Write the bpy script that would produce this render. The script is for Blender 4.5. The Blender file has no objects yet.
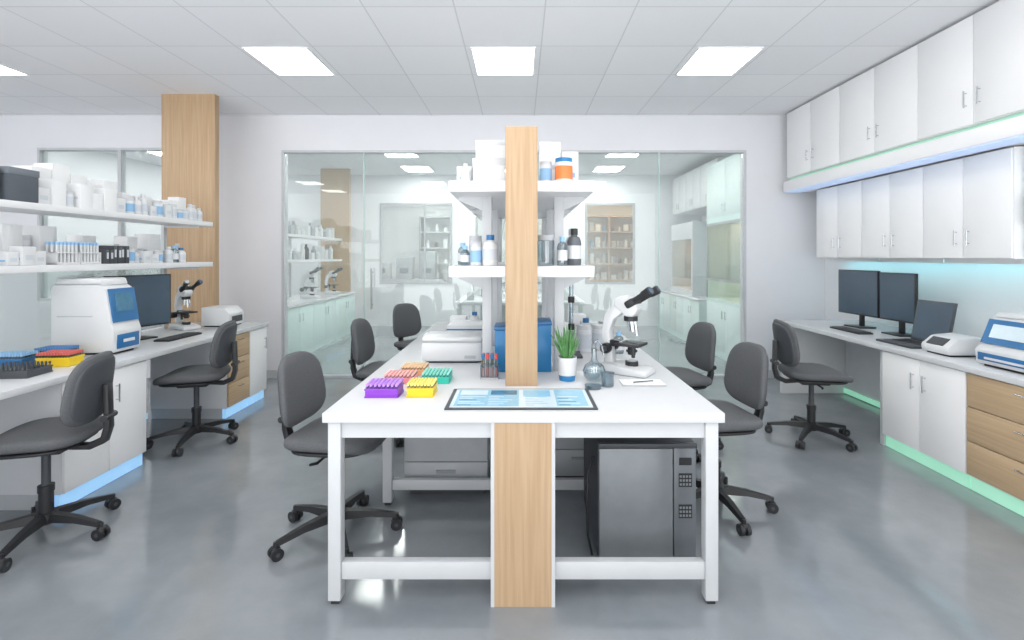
import bpy, bmesh, math, random
from mathutils import Vector, Matrix
random.seed(7)
sc=bpy.context.scene
COL=sc.collection
sc.view_settings.view_transform='Standard'
# ---------------------------------------------------------------- materials
def L(c):
    return tuple(((v/255)/12.92 if v/255<=0.04045 else ((v/255+0.055)/1.055)**2.4) for v in c)+(1.0,)
def mat(name,rgb,rough=.5,metal=0,emit=0,ecol=None,var=.04,scale=8,bump=0,spec=.5,coat=0):
    m=bpy.data.materials.new(name); m.use_nodes=True
    nt=m.node_tree; p=nt.nodes['Principled BSDF']
    c=L(rgb)
    tc=nt.nodes.new('ShaderNodeTexCoord'); n=nt.nodes.new('ShaderNodeTexNoise')
    n.inputs['Scale'].default_value=scale; n.inputs['Detail'].default_value=4
    nt.links.new(tc.outputs['Object'],n.inputs['Vector'])
    r=nt.nodes.new('ShaderNodeValToRGB')
    r.color_ramp.elements[0].color=tuple(v*(1-var) for v in c[:3])+(1,)
    r.color_ramp.elements[1].color=tuple(min(1,v*(1+var)) for v in c[:3])+(1,)
    r.color_ramp.elements[0].position=.3; r.color_ramp.elements[1].position=.7
    nt.links.new(n.outputs['Fac'],r.inputs['Fac']); nt.links.new(r.outputs['Color'],p.inputs['Base Color'])
    p.inputs['Roughness'].default_value=rough; p.inputs['Metallic'].default_value=metal
    p.inputs['Specular IOR Level'].default_value=spec
    p.inputs['Coat Weight'].default_value=coat
    if emit:
        p.inputs['Emission Color'].default_value=L(ecol or rgb); p.inputs['Emission Strength'].default_value=emit
    if bump:
        b=nt.nodes.new('ShaderNodeBump'); b.inputs['Strength'].default_value=bump; b.inputs['Distance'].default_value=.002
        nt.links.new(n.outputs['Fac'],b.inputs['Height']); nt.links.new(b.outputs['Normal'],p.inputs['Normal'])
    return m
def wood(name,axis='z',c0=(172,143,110),c1=(192,165,133)):
    m=bpy.data.materials.new(name); m.use_nodes=True; nt=m.node_tree; p=nt.nodes['Principled BSDF']
    tc=nt.nodes.new('ShaderNodeTexCoord'); mp=nt.nodes.new('ShaderNodeMapping')
    mp.inputs['Scale'].default_value={'z':(40,40,1.5),'y':(40,1.5,40)}[axis]
    n=nt.nodes.new('ShaderNodeTexNoise'); n.inputs['Scale'].default_value=1.5; n.inputs['Detail'].default_value=8; n.inputs['Distortion'].default_value=.35
    nt.links.new(tc.outputs['Object'],mp.inputs['Vector']); nt.links.new(mp.outputs['Vector'],n.inputs['Vector'])
    r=nt.nodes.new('ShaderNodeValToRGB')
    r.color_ramp.elements[0].position=.25; r.color_ramp.elements[1].position=.75
    r.color_ramp.elements[0].color=L(c0); r.color_ramp.elements[1].color=L(c1)
    nt.links.new(n.outputs['Fac'],r.inputs['Fac']); nt.links.new(r.outputs['Color'],p.inputs['Base Color'])
    p.inputs['Roughness'].default_value=.5
    return m
def glassmat(name,tint,refl=.08,rough=.02,haze=0,hcol=(238,244,243)):
    m=bpy.data.materials.new(name); m.use_nodes=True; nt=m.node_tree
    for x in list(nt.nodes): nt.nodes.remove(x)
    out=nt.nodes.new('ShaderNodeOutputMaterial'); t=nt.nodes.new('ShaderNodeBsdfTransparent'); g=nt.nodes.new('ShaderNodeBsdfGlossy')
    t.inputs['Color'].default_value=L(tint); g.inputs['Roughness'].default_value=rough
    f=nt.nodes.new('ShaderNodeLayerWeight'); f.inputs['Blend'].default_value=.25
    mr=nt.nodes.new('ShaderNodeMapRange'); mr.inputs['To Min'].default_value=refl*.4; mr.inputs['To Max'].default_value=.6
    mx=nt.nodes.new('ShaderNodeMixShader')
    nt.links.new(f.outputs['Fresnel'],mr.inputs['Value']); nt.links.new(mr.outputs['Result'],mx.inputs['Fac'])
    nt.links.new(t.outputs[0],mx.inputs[1]); nt.links.new(g.outputs[0],mx.inputs[2])
    last=mx
    if haze:
        d=nt.nodes.new('ShaderNodeBsdfDiffuse'); d.inputs['Color'].default_value=L(hcol)
        m2=nt.nodes.new('ShaderNodeMixShader'); m2.inputs['Fac'].default_value=haze
        nt.links.new(mx.outputs[0],m2.inputs[1]); nt.links.new(d.outputs[0],m2.inputs[2]); last=m2
    nt.links.new(last.outputs[0],out.inputs[0])
    return m
def floormat():
    m=mat('floor_epoxy',(138,142,147),.2,spec=1.0)
    nt=m.node_tree; p=nt.nodes['Principled BSDF']
    n=[x for x in nt.nodes if x.type=='TEX_NOISE'][0]; n.inputs['Scale'].default_value=1.5; n.inputs['Detail'].default_value=8; n.inputs['Roughness'].default_value=.6
    r=[x for x in nt.nodes if x.type=='VALTORGB'][0]
    r.color_ramp.elements[0].color=L((123,130,136)); r.color_ramp.elements[1].color=L((147,152,157))
    mr=nt.nodes.new('ShaderNodeMapRange'); mr.inputs['From Min'].default_value=.3; mr.inputs['From Max'].default_value=.7; mr.inputs['To Min'].default_value=.06; mr.inputs['To Max'].default_value=.15
    nt.links.new(n.outputs['Fac'],mr.inputs['Value']); nt.links.new(mr.outputs['Result'],p.inputs['Roughness'])
    return m
def ceilmat():
    m=bpy.data.materials.new('ceiling_tiles'); m.use_nodes=True; nt=m.node_tree; p=nt.nodes['Principled BSDF']
    tc=nt.nodes.new('ShaderNodeTexCoord'); mp=nt.nodes.new('ShaderNodeMapping'); mp.inputs['Location'].default_value=(.455,-4.12+.65*7,0)
    b=nt.nodes.new('ShaderNodeTexBrick'); b.offset=0; b.inputs['Scale'].default_value=1
    b.inputs['Brick Width'].default_value=.63; b.inputs['Row Height'].default_value=.65; b.inputs['Mortar Size'].default_value=.005
    b.inputs['Mortar Smooth'].default_value=0
    b.inputs['Color1'].default_value=L((245,246,248)); b.inputs['Color2'].default_value=L((241,242,245)); b.inputs['Mortar'].default_value=L((219,221,225))
    nt.links.new(tc.outputs['Object'],mp.inputs['Vector']); nt.links.new(mp.outputs['Vector'],b.inputs['Vector'])
    nt.links.new(b.outputs['Color'],p.inputs['Base Color']); p.inputs['Roughness'].default_value=.9
    return m
W=mat('white_laminate',(228,229,231),.35,var=.01)
W2=mat('bright_white_laminate',(246,246,247),.35,var=.006)
WT=mat('white_worktop',(212,214,217),.22,var=.01)
WP=mat('white_plastic',(216,218,220),.35,var=.01)
WC=mat('white_card',(232,233,234),.7,var=.01)
WM=mat('white_metal',(200,203,206),.4,var=.015)
WALL=mat('wall_paint',(230,231,235),.8,var=.012,scale=3)
WALLR=mat('wall_paint_white',(238,239,241),.7,var=.01,scale=3)
SHADOW=mat('grey_back_panel',(208,212,216),.7,var=.03)  # even light grey of the knee-space modesty panels
STEEL=mat('brushed_steel',(172,176,180),.35,.6,var=.08,scale=30)
DSTEEL=mat('satin_steel',(130,135,139),.38,.35,var=.05,scale=14)
DSTEEL2=mat('satin_steel_dark',(110,115,120),.38,.35,var=.05,scale=14)
CHROME=mat('chrome',(200,203,206),.2,1)
BLK=mat('black_plastic',(37,38,41),.45,var=.1)
DK=mat('dark_grey_plastic',(70,73,78),.5,var=.08)
FAB=mat('grey_fabric',(92,94,97),.9,var=.14,scale=160,bump=.5)
SCR=mat('dark_screen',(74,90,106),.15,var=.15,scale=2,coat=.3)
SCRB=mat('blue_display',(140,188,212),.2,emit=.12,ecol=(150,200,220),var=.06,scale=30)
SCRP=mat('pale_display',(202,219,227),.2,emit=.1,ecol=(210,228,236),var=.03,scale=30)
SCRD=mat('mid_blue_display',(74,124,154),.2,var=.2,scale=24)
BLUE=mat('blue_plastic',(42,108,162),.35,var=.05)
LBLUE=mat('bright_blue_plastic',(40,122,178),.35)
GREY=mat('light_grey_plastic',(182,186,190),.45)
GREY2=mat('mid_grey_metal',(158,163,168),.45)
MINT=mat('mint_laminate',(208,229,226),.4,var=.02)
MINT2=mat('pale_mint_panel',(220,234,232),.4,var=.02)
WZ=wood('oak_vertical','z'); WY=wood('oak_horizontal','y',(186,158,124),(206,180,147))
PUR=mat('purple_plastic',(140,64,196),.35); YEL=mat('yellow_plastic',(240,205,45),.35); TEAL=mat('teal_plastic',(60,196,176),.35)
RED=mat('red_plastic',(214,78,76),.4); ORG=mat('orange_plastic',(238,128,66),.4); PINK=mat('pink_plastic',(234,150,156),.4); PEACH=mat('peach_plastic',(240,172,128),.4)
LEAF=mat('leaf_green',(86,136,80),.5,var=.35,scale=40); SOIL=mat('soil',(60,45,35),.9)
AMB=mat('smoky_grey_plastic',(100,104,110),.15)
GL=glassmat('partition_glass',(250,254,253),.1,haze=.075)
GLC=glassmat('window_glass',(251,254,253),.08)
GC=glassmat('clear_labware_glass',(214,225,230),.35,.05)
GE=mat('glass_edge_green',(190,216,210),.2)
FR=mat('grey_aluminium_frame',(200,203,207),.4,.1)
PANEL=mat('light_diffuser',(255,255,255),.5,emit=9.2,ecol=(255,252,247))
PANEL2=mat('light_diffuser_bright',(255,255,255),.5,emit=20,ecol=(255,253,250))
PANELW=mat('warm_light_diffuser',(255,240,220),.5,emit=14,ecol=(255,205,150))
LEDB=mat('blue_led',(168,196,220),.5,emit=.78,ecol=(128,182,226))
LEDG=mat('green_led',(174,208,194),.5,emit=.62,ecol=(132,208,174))
LEDC=mat('cyan_led',(180,230,235),.5,emit=7,ecol=(140,222,232))
LEDW=mat('soft_blue_led',(200,218,245),.5,emit=.4,ecol=(185,208,250))
LEDG2=mat('soft_green_led',(180,214,200),.5,emit=.3,ecol=(150,225,190))
FLOOR=floormat(); CEIL=ceilmat()
# ---------------------------------------------------------------- builder
KIDS={}
class B:
    def __init__(s,off=(0,0,0)):
        s.bm=bmesh.new(); s.mats=[]; s.off=Vector(off)
    def _add(s,t,m,auto=.6):
        if m not in s.mats: s.mats.append(m)
        i=s.mats.index(m)
        for f in t.faces: f.material_index=i; f.smooth=True
        for e in t.edges:
            e.smooth=not(len(e.link_faces)!=2 or e.calc_face_angle(0)>auto)
        me=bpy.data.meshes.new('t'); t.to_mesh(me); t.free(); s.bm.from_mesh(me); bpy.data.meshes.remove(me)
        return s
    def box(s,x0,x1,y0,y1,z0,z1,m,bev=0,R=None,seg=2):
        t=bmesh.new(); bmesh.ops.create_cube(t,size=1)
        c=Vector(((x0+x1)/2,(y0+y1)/2,(z0+z1)/2))
        for v in t.verts: v.co=Vector((v.co.x*(x1-x0),v.co.y*(y1-y0),v.co.z*(z1-z0)))
        if bev: bmesh.ops.bevel(t,geom=t.edges[:],offset=bev,segments=seg,affect='EDGES',profile=.5)
        if R is not None:
            for v in t.verts: v.co=R@v.co
        for v in t.verts: v.co+=c
        return s._add(t,m)
    def cyl(s,p0,p1,r,m,r2=None,seg=16):
        p0=Vector(p0);p1=Vector(p1);d=p1-p0
        t=bmesh.new(); bmesh.ops.create_cone(t,cap_ends=True,segments=seg,radius1=r,radius2=r if r2 is None else r2,depth=d.length)
        M=Matrix.Translation((p0+p1)/2)@d.to_track_quat('Z','Y').to_matrix().to_4x4()
        bmesh.ops.transform(t,matrix=M,verts=t.verts[:]); return s._add(t,m)
    def sph(s,c,r,m,seg=12):
        t=bmesh.new(); bmesh.ops.create_uvsphere(t,u_segments=seg,v_segments=seg//2+2,radius=1)
        if not hasattr(r,'__len__'): r=(r,r,r)
        for v in t.verts: v.co=Vector((v.co.x*r[0]+c[0],v.co.y*r[1]+c[1],v.co.z*r[2]+c[2]))
        return s._add(t,m,2)
    def tube(s,pts,r,m,seg=10):
        for a,b in zip(pts,pts[1:]): s.cyl(a,b,r,m,seg=seg)
        for p in pts[1:-1]: s.sph(p,r*.99,m,seg)
        return s
    def lathe(s,prof,m,c=(0,0,0),seg=20):
        t=bmesh.new(); rings=[]
        for r,z in prof:
            if r<1e-6: rings.append([t.verts.new((c[0],c[1],c[2]+z))])
            else: rings.append([t.verts.new((c[0]+r*math.cos(2*math.pi*k/seg),c[1]+r*math.sin(2*math.pi*k/seg),c[2]+z)) for k in range(seg)])
        for a,b in zip(rings,rings[1:]):
            for k in range(seg):
                k2=(k+1)%seg
                if len(a)==1 and len(b)==1: continue
                if len(a)==1: t.faces.new((a[0],b[k],b[k2]))
                elif len(b)==1: t.faces.new((a[k],b[0],a[k2]))
                else: t.faces.new((a[k],a[k2],b[k2],b[k]))
        bmesh.ops.recalc_face_normals(t,faces=t.faces[:]); return s._add(t,m)
    def prism(s,pts,axis,a,b,m,bev=0):
        t=bmesh.new()
        def P(u,v,w): return {'y':(u,w,v),'x':(w,u,v),'z':(u,v,w)}[axis]
        A=[t.verts.new(P(u,v,a)) for u,v in pts]; Bv=[t.verts.new(P(u,v,b)) for u,v in pts]
        t.faces.new(A); t.faces.new(Bv[::-1])
        n=len(pts)
        for i in range(n): t.faces.new((A[i],Bv[i],Bv[(i+1)%n],A[(i+1)%n]))
        bmesh.ops.recalc_face_normals(t,faces=t.faces[:])
        if bev: bmesh.ops.bevel(t,geom=t.edges[:],offset=bev,segments=2,affect='EDGES',profile=.5)
        return s._add(t,m)
    def sup(s,c,a,b,h,m,e1=.4,e2=.5,warp=None,nu=36,nv=16):
        t=bmesh.new(); rings=[]
        def pw(v,e): return math.copysign(abs(v)**e,v)
        for j in range(nv+1):
            ph=-math.pi/2+math.pi*j/nv
            if j in(0,nv): q=[Vector((0,0,pw(math.sin(ph),e2)*h))]
            else: q=[Vector((a*pw(math.cos(ph),e2)*pw(math.cos(th),e1),b*pw(math.cos(ph),e2)*pw(math.sin(th),e1),h*pw(math.sin(ph),e2))) for th in [2*math.pi*k/nu for k in range(nu)]]
            rings.append([t.verts.new((warp(v) if warp else v)+Vector(c)) for v in q])
        for A,Bv in zip(rings,rings[1:]):
            for k in range(nu):
                k2=(k+1)%nu
                if len(A)==1: t.faces.new((A[0],Bv[k2],Bv[k]))
                elif len(Bv)==1: t.faces.new((A[k],A[k2],Bv[0]))
                else: t.faces.new((A[k],A[k2],Bv[k2],Bv[k]))
        bmesh.ops.recalc_face_normals(t,faces=t.faces[:]); return s._add(t,m,2)
    def build(s,name,parent=None,loc=(0,0,0),rz=0,label=None,cat=None,group=None,kind=None):
        if s.off.length: bmesh.ops.translate(s.bm,vec=-s.off,verts=s.bm.verts[:])
        me=bpy.data.meshes.new(name); s.bm.to_mesh(me); s.bm.free()
        for m in s.mats: me.materials.append(m)
        o=bpy.data.objects.new(name,me); COL.objects.link(o)
        if parent is not None:
            o.parent=parent; KIDS.setdefault(parent.name,[]).append(o); o.location=loc
        else: o.location=Vector(loc)+s.off
        o.rotation_euler=(0,0,rz)
        if label: o['label']=label
        if cat: o['category']=cat
        if group: o['group']=group
        if kind: o['kind']=kind
        return o
def thing(name,label,cat,loc=(0,0,0),rz=0,group=None):
    o=bpy.data.objects.new(name,None); o.empty_display_size=.1; COL.objects.link(o)
    o.location=loc; o.rotation_euler=(0,0,rz); o['label']=label; o['category']=cat
    if group:o['group']=group
    return o
def dup(o,loc=None,rz=None,scale=None,parent=None,label=None,group=None):
    n=o.copy(); COL.objects.link(n)
    if parent is not None: n.parent=parent; KIDS.setdefault(parent.name,[]).append(n)
    if loc is not None: n.location=loc
    if rz is not None: n.rotation_euler=(0,0,rz)
    if scale is not None: n.scale=scale
    if label: n['label']=label
    if group: n['group']=group
    for c in KIDS.get(o.name,[]): dup(c,parent=n)
    return n
# ---------------------------------------------------------------- room
CZ=3.23; BW=6.15; RX=3.75; LX=-6.9
def S(b,name): return b.build(name,kind='structure')
S(B().box(LX-.1,5,-1.5,13.2,-.1,0,FLOOR),'floor')
S(B().box(LX-.1,5,-1.5,13.2,CZ,CZ+.1,CEIL),'ceiling')
b=B()
GX0,GX1,GZ=-2.93,2.78,2.80
WX0,WX1,WZ0,WZ1=-5.93,-4.2,.95,2.83
y0,y1=BW,BW+.12
b.box(LX,WX0,y0,y1,0,CZ,WALL).box(WX0,WX1,y0,y1,0,WZ0,WALL).box(WX0,WX1,y0,y1,WZ1,CZ,WALL).box(WX1,GX0,y0,y1,0,CZ,WALL)
b.box(GX0,GX1,y0,y1,GZ,CZ,WALL).box(GX1,RX+.9,y0,y1,0,CZ,WALL)
S(b,'wall_back')
S(B().box(RX,RX+.1,-1.5,BW,0,CZ,WALLR),'wall_right')
S(B().box(LX-.1,LX,-1.5,13.2,0,CZ,WALL),'wall_left')
S(B().box(4.65,4.75,BW+.12,13.2,0,CZ,WALL),'wall_inner_right')
S(B().box(LX,4.65,13.1,13.2,0,CZ,WALLR),'wall_far')
b=B(); y0,y1=10.7,10.8
wins=[(-3.0,-1.45),(-.95,.85),(1.39,2.46)]
x=LX
for a,c in wins:
    b.box(x,a,y0,y1,0,CZ,WALL).box(a,c,y0,y1,0,.9,WALL).box(a,c,y0,y1,2.63,CZ,WALL); x=c
b.box(x,4.65,y0,y1,0,CZ,WALL); S(b,'wall_inner_back')
FR2=mat('mid_grey_frame',(160,164,169),.4,.1)
for i,(a,c) in enumerate(wins):
    b=B(); f=.045
    b.box(a,c,y0-.02,y0+.03,.9,.9+f,FR2).box(a,c,y0-.02,y0+.03,2.63-f,2.63,FR2).box(a,a+f,y0-.02,y0+.03,.9+f,2.63-f,FR2).box(c-f,c,y0-.02,y0+.03,.9+f,2.63-f,FR2)
    m=a+(c-a)*.62
    if i<2: b.box(m-.015,m+.015,y0-.01,y0+.02,.9+f,2.63-f,FR2)
    b.box(a+f,c-f,y0+.022,y0+.028,.9+f,2.63-f,GLC)
    S(b,'window_%d'%(i+1))
b=B(); f=.028
b.box(GX0,GX1,BW-.01,BW+.1,GZ-f,GZ,FR).box(GX0,GX0+f,BW-.01,BW+.1,0,GZ-f,FR).box(GX1-f,GX1,BW-.01,BW+.1,0,GZ-f,FR).box(GX0,GX1,BW-.005,BW+.08,.0,.03,FR)
ed=[GX0+f,-1.93,-.1,1.72,GX1-f]
for a,c in zip(ed,ed[1:]):
    b.box(a+.004,c-.004,BW+.03,BW+.042,.03,GZ-f,GL)
    if c<2.5: b.box(c-.007,c+.007,BW+.026,BW+.046,.03,GZ-f,GE)
b.cyl((-1.82,BW-.03,.85),(-1.82,BW-.03,1.35),.012,STEEL); b.cyl((-1.82,BW-.03,.9),(-1.82,BW+.03,.9),.008,STEEL); b.cyl((-1.82,BW-.03,1.3),(-1.82,BW+.03,1.3),.008,STEEL)
S(b,'window_4')
b=B()
b.box(WX0,WX1,BW-.01,BW+.1,WZ1-f,WZ1,FR).box(WX0,WX0+f,BW-.01,BW+.1,WZ0,WZ1-f,FR).box(WX1-f,WX1,BW-.01,BW+.1,WZ0,WZ1-f,FR).box(WX0,WX1,BW-.01,BW+.1,WZ0,WZ0+f,FR)
b.box(-4.95,-4.91,BW,BW+.08,WZ0+f,WZ1-f,FR).box(WX0+f,WX1-f,BW+.03,BW+.042,WZ0+f,WZ1-f,GL)
S(b,'window_5')
S(B().box(GX1,RX,BW-.012,BW,0,.1,WM).box(WX1,GX0,BW-.012,BW,0,.1,WM),'baseboard_back')
th=B().box(-3.83,-3.26,5.34,5.42,0,CZ,WZ,bev=.004); th.build('wood_column',label='tall oak-clad structural column standing beside the lab bench',cat='column')
def clight(x,y,pm,gp):
    t=thing('ceiling_light','square recessed white LED panel light in the tile ceiling','ceiling light',(x,y,CZ),group=gp)
    B().box(-.272,.272,-.312,-.296,-.012,0,W2).box(-.272,.272,.296,.312,-.012,0,W2).box(-.272,-.258,-.296,.296,-.012,0,W2).box(.258,.272,-.296,.296,-.012,0,W2).build('frame',t)
    B().box(-.258,.258,-.296,.296,-.010,-.002,pm).build('light_diffuser',t)
    return t
L0=clight(-.14,4.45,PANEL,'ceiling panel lights')
for x in(-4.94,-2.03,1.75): dup(L0,loc=(x,4.45,CZ))
for y in(2.5,.55,-.9):
    for x in(-4.94,-2.03,-.14,1.75): dup(L0,loc=(x,y,CZ))
L1=clight(-.14,8.4,PANEL2,'ceiling panel lights in the adjoining lab')
for y in(7.0,8.4,9.9):
    for x in(-5.9,-2.03,-.14,1.75):
        if not(x==-.14 and y==8.4): dup(L1,loc=(x,y,CZ))
for x in(-2.9,-1.9,-.6): dup(L1,loc=(x,11.5,CZ))
L2=clight(1.9,11.6,PANELW,'added unseen warm lights for the far room'); dup(L2,loc=(2.8,11.6,CZ))  # unseen warm emitters added to warm the far room behind the right window
# ---------------------------------------------------------------- cabinetry
def front_x(t,X,s,y0,y1,z0,z1,n,material=W,kind='door',hz=None):
    w=(y1-y0)/n
    for i in range(n):
        a=y0+i*w+.003; c=y0+(i+1)*w-.003
        d=B(tuple(t.location)).box(min(X,X-s*.018),max(X,X-s*.018),a,c,z0,z1,material,bev=.002).build(kind,t)
        hy=(c-.05) if i%2==0 else (a+.05)
        zc=hz if hz is not None else z1-.16
        hx=X+s*.022
        o=tuple(t.location)
        B(o).cyl((hx,hy,zc-.06),(hx,hy,zc+.06),.005,CHROME,seg=8).cyl((hx,hy,zc-.045),(X,hy,zc-.045),.004,CHROME,seg=6).cyl((hx,hy,zc+.045),(X,hy,zc+.045),.004,CHROME,seg=6).build('handle',d,label='slim chrome bar handle')
def drawers_x(t,X,s,y0,y1,zs,material=WY):
    for z0,z1 in zip(zs,zs[1:]):
        o=tuple(t.location)
        d=B(o).box(min(X,X-s*.018),max(X,X-s*.018),y0+.003,y1-.003,z0+.003,z1-.003,material,bev=.002).build('drawer',t)
        m=(y0+y1)/2; zc=z1-.05; hx=X+s*.02
        B(o).cyl((hx,m-.045,zc),(hx,m+.045,zc),.004,CHROME,seg=8).cyl((hx,m-.035,zc),(X,m-.035,zc),.003,CHROME,seg=6).cyl((hx,m+.035,zc),(X,m+.035,zc),.003,CHROME,seg=6).build('handle',d)
def basecab(X,s,y0,y1,depth,led,label,mode,ztop=.758,zb=.095):
    xb=X-s*depth
    t=thing('base_cabinet',label,'cabinet',((X+xb)/2,(y0+y1)/2,0))
    xf=X-s*.02
    B(tuple(t.location)).box(min(xf,xb),max(xf,xb),y0,y1,zb,ztop,W).box(min(X-s*.06,xb),max(X-s*.06,xb),y0+.01,y1-.01,0,zb,WM).build('body',t)
    B(tuple(t.location)).box(min(X-s*.03,X-s*.06),max(X-s*.03,X-s*.06),y0+.002,y1-.002,.004,zb-.004,led).build('led_strip',t,label='glowing LED toe-kick strip')
    if mode[0]=='doors': front_x(t,X,s,y0,y1,zb+.005,ztop-.005,mode[1],material=W2)
    elif mode[0]=='drawers': drawers_x(t,X,s,y0,y1,[zb+.01,.32,.54,ztop-.003])
    return t
XR=2.86
t=thing('worktop','long white laminate lab worktop running along the wall','worktop',(3.3,3.6,0))
B(tuple(t.location)).box(XR-.02,RX-.002,1.5,5.5,.76,.80,WT,bev=.004).build('top',t)
B(tuple(t.location)).box(XR,RX-.01,5.46,5.5,0,.76,W,bev=.002).build('end_panel',t)
B(tuple(t.location)).box(XR+.02,XR+.06,3.96,4.0,0,.76,WM,bev=.002).build('leg',t)
B(tuple(t.location)).box(3.55,3.57,4.01,5.455,.06,.757,SHADOW).build('modesty_panel',t)
B(tuple(t.location)).box(3.53,3.545,4.01,5.455,.01,.06,LEDG).build('led_strip',t)
basecab(XR,-1,3.21,3.95,.8,LEDG,'white two-door base cabinet with green glowing toe kick',('doors',2))
basecab(XR,-1,2.45,3.205,.8,LEDG,'oak three-drawer base cabinet with green glowing toe kick',('drawers',3))
basecab(XR,-1,1.6,2.445,.8,LEDG,'white two-door base cabinet with green glowing toe kick',('doors',2))
XU=3.2
yb=[6.0-.494*i for i in range(9)]
for k in range(4):
    a,c=yb[2*k+2],yb[2*k]
    t=thing('wall_cabinet','white two-door overhead cabinet with slim vertical handles','cabinet',(3.47,(a+c)/2,2.43),group='overhead wall cabinets')
    B(tuple(t.location)).box(XU+.02,RX-.002,a+.001,c-.001,2.43,CZ-.02,W2).build('body',t)
    front_x(t,XU,-1,a,c,2.435,CZ-.025,2,hz=2.62,material=W2)
t=thing('wall_shelf','thick white shelf valance under overhead cabinets with coloured light strips','shelf',(3.47,4.0,2.26))
B(tuple(t.location)).box(XU-.03,RX-.002,1.9,6.02,2.27,2.39,W2,bev=.004).build('shelf_board',t)
B(tuple(t.location)).box(XU+.05,RX-.003,1.9,6.0,2.39,2.428,LEDG2).build('led_strip',t,label='soft green LED strip')
B(tuple(t.location)).box(XU-.02,XU+.16,1.9,6.0,2.26,2.269,LEDW).build('led_strip',t,label='pale blue LED strip')
XL=3.4
for k in range(3):
    a=3.46+.76*k; c=a+.758
    t=thing('wall_cabinet','small white two-door wall cabinet above the workstation','cabinet',(3.57,(a+c)/2,1.48),group='lower wall cabinets')
    B(tuple(t.location)).box(XL+.02,RX-.002,a,c,1.48,2.258,W2).build('body',t)
    front_x(t,XL,-1,a,c,1.485,2.25,2,hz=1.64,material=W2)
    B(tuple(t.location)).box(3.60,3.63,a+.02,c-.02,1.470,1.4795,LEDC).build('led_strip',t,label='cyan under-cabinet LED strip')
    B(tuple(t.location)).box(3.575,3.585,a+.005,c-.005,1.440,1.4798,W2).build('added_light_baffle',t)  # lip added to block the cyan strip's reflection on the floor
t=thing('wall_cabinet','pale mint wall cabinet with a black handle','cabinet',(3.6,3.2,1.48))
B(tuple(t.location)).box(3.5,RX-.002,3.0,3.44,1.48,2.258,MINT2,bev=.003).build('body',t)
B(tuple(t.location)).box(3.475,3.498,3.005,3.435,1.485,2.25,MINT2,bev=.003).build('door',t)
B(tuple(t.location)).tube([(3.475,3.38,1.74),(3.44,3.38,1.74),(3.44,3.38,1.9),(3.475,3.38,1.9)],.012,BLK).build('handle',t,label='black handle')
XB=-2.68
t=thing('worktop','long white laminate lab worktop with open knee spaces','worktop',(-3.1,3.3,0))
B(tuple(t.location)).box(-3.5,XB+.02,1.2,5.3,.76,.80,WT,bev=.004).build('top',t)
for a,c in((1.6,2.93),(3.61,4.58)):
    B(tuple(t.location)).box(-3.45,-3.43,a,c,.06,.757,SHADOW).build('modesty_panel',t)
    B(tuple(t.location)).box(-3.42,-3.41,a,c,.01,.06,LEDB).build('led_strip',t)
B(tuple(t.location)).box(-3.48,XB-.02,1.21,1.25,0,.758,WM).build('end_panel',t)
basecab(XB,1,2.94,3.59,.72,LEDB,'white two-door base cabinet with blue glowing toe kick',('doors',2))
basecab(XB,1,4.6,4.96,.72,LEDB,'oak three-drawer base cabinet with blue glowing toe kick',('drawers',3))
basecab(XB,1,4.965,5.29,.72,LEDB,'narrow white single-door base cabinet with blue toe kick',('doors',1))
t=thing('bench_shelf_rack','two-tier white open shelf rack standing on the worktop','shelf rack',(-3.25,3.3,.8))
for z in(1.43,1.83):
    B(tuple(t.location)).box(-3.44,-3.1,1.3,5.05,z-.035,z+.01,W,bev=.003).build('shelf',t)
for y in(1.4,2.8,4.85):
    B(tuple(t.location)).box(-3.47,-3.44,y-.02,y+.02,.8,1.86,WM).box(-3.44,-3.12,y-.012,y+.012,1.375,1.394,WM).box(-3.44,-3.12,y-.012,y+.012,1.775,1.794,WM).build('upright',t)
B(tuple(t.location)).box(-3.462,-3.455,1.42,4.83,.82,1.38,GL).build('glass_panel',t)
# ---------------------------------------------------------------- centre table
t=thing('lab_table','large white island lab table on a square metal frame','table',(.015,3.6,0))
o=tuple(t.location)
TX0,TX1,TY0,TY1=-.845,.875,2.13,5.08
B(o).box(TX0,TX1,TY0,TY1,.787,.83,WT,bev=.005).build('tabletop',t)
for x in(-.825,.797):
    for y in(2.145,3.0,4.98):
        B(o).box(x,x+.055,y,y+.055,.018,.787,WM,bev=.003).box(x+.01,x+.045,y+.01,y+.045,0,.018,BLK).build('leg',t)
for x in(-.81,.8): B(o).box(x,x+.04,2.2,4.98,.715,.787,WM).build('apron',t)
for y in(2.16,3.02,5.0): B(o).box(-.77,.797,y,y+.03,.715,.786,WM).build('apron',t)
B(o).box(-.77,-.125,2.155,2.195,.105,.18,WM,bev=.003).build('stretcher',t); B(o).box(.15,.797,2.155,2.195,.105,.18,WM,bev=.003).build('stretcher',t)
B(o).box(-.77,.797,3.01,3.05,.09,.15,WM,bev=.003).build('stretcher',t); B(o).box(-.77,.797,4.99,5.03,.09,.15,WM,bev=.003).build('stretcher',t)
B(o).box(-.11,.135,2.137,2.15,.0,.787,WZ).box(-.105,.13,2.15,2.215,.01,.787,WM).build('wood_panel',t,label='oak upright front panel')
for a,c in((-.125,-.11),(.135,.15)): B(o).box(a,c,2.135,2.22,.0,.787,WM).build('panel_trim',t)
t=thing('island_shelf_rack','white double-sided shelf rack with an oak end post','shelf rack',(.008,3.6,.83)); o=tuple(t.location)
B(o).box(-.075,.09,2.57,2.68,.83,2.167,WZ,bev=.003).build('post',t,label='tall oak end post')
for z0,z1 in((1.386,1.446),(1.846,1.905)):
    B(o).box(-.384,.40,2.685,4.7,z0,z1,W,bev=.004).build('shelf',t)
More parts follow.
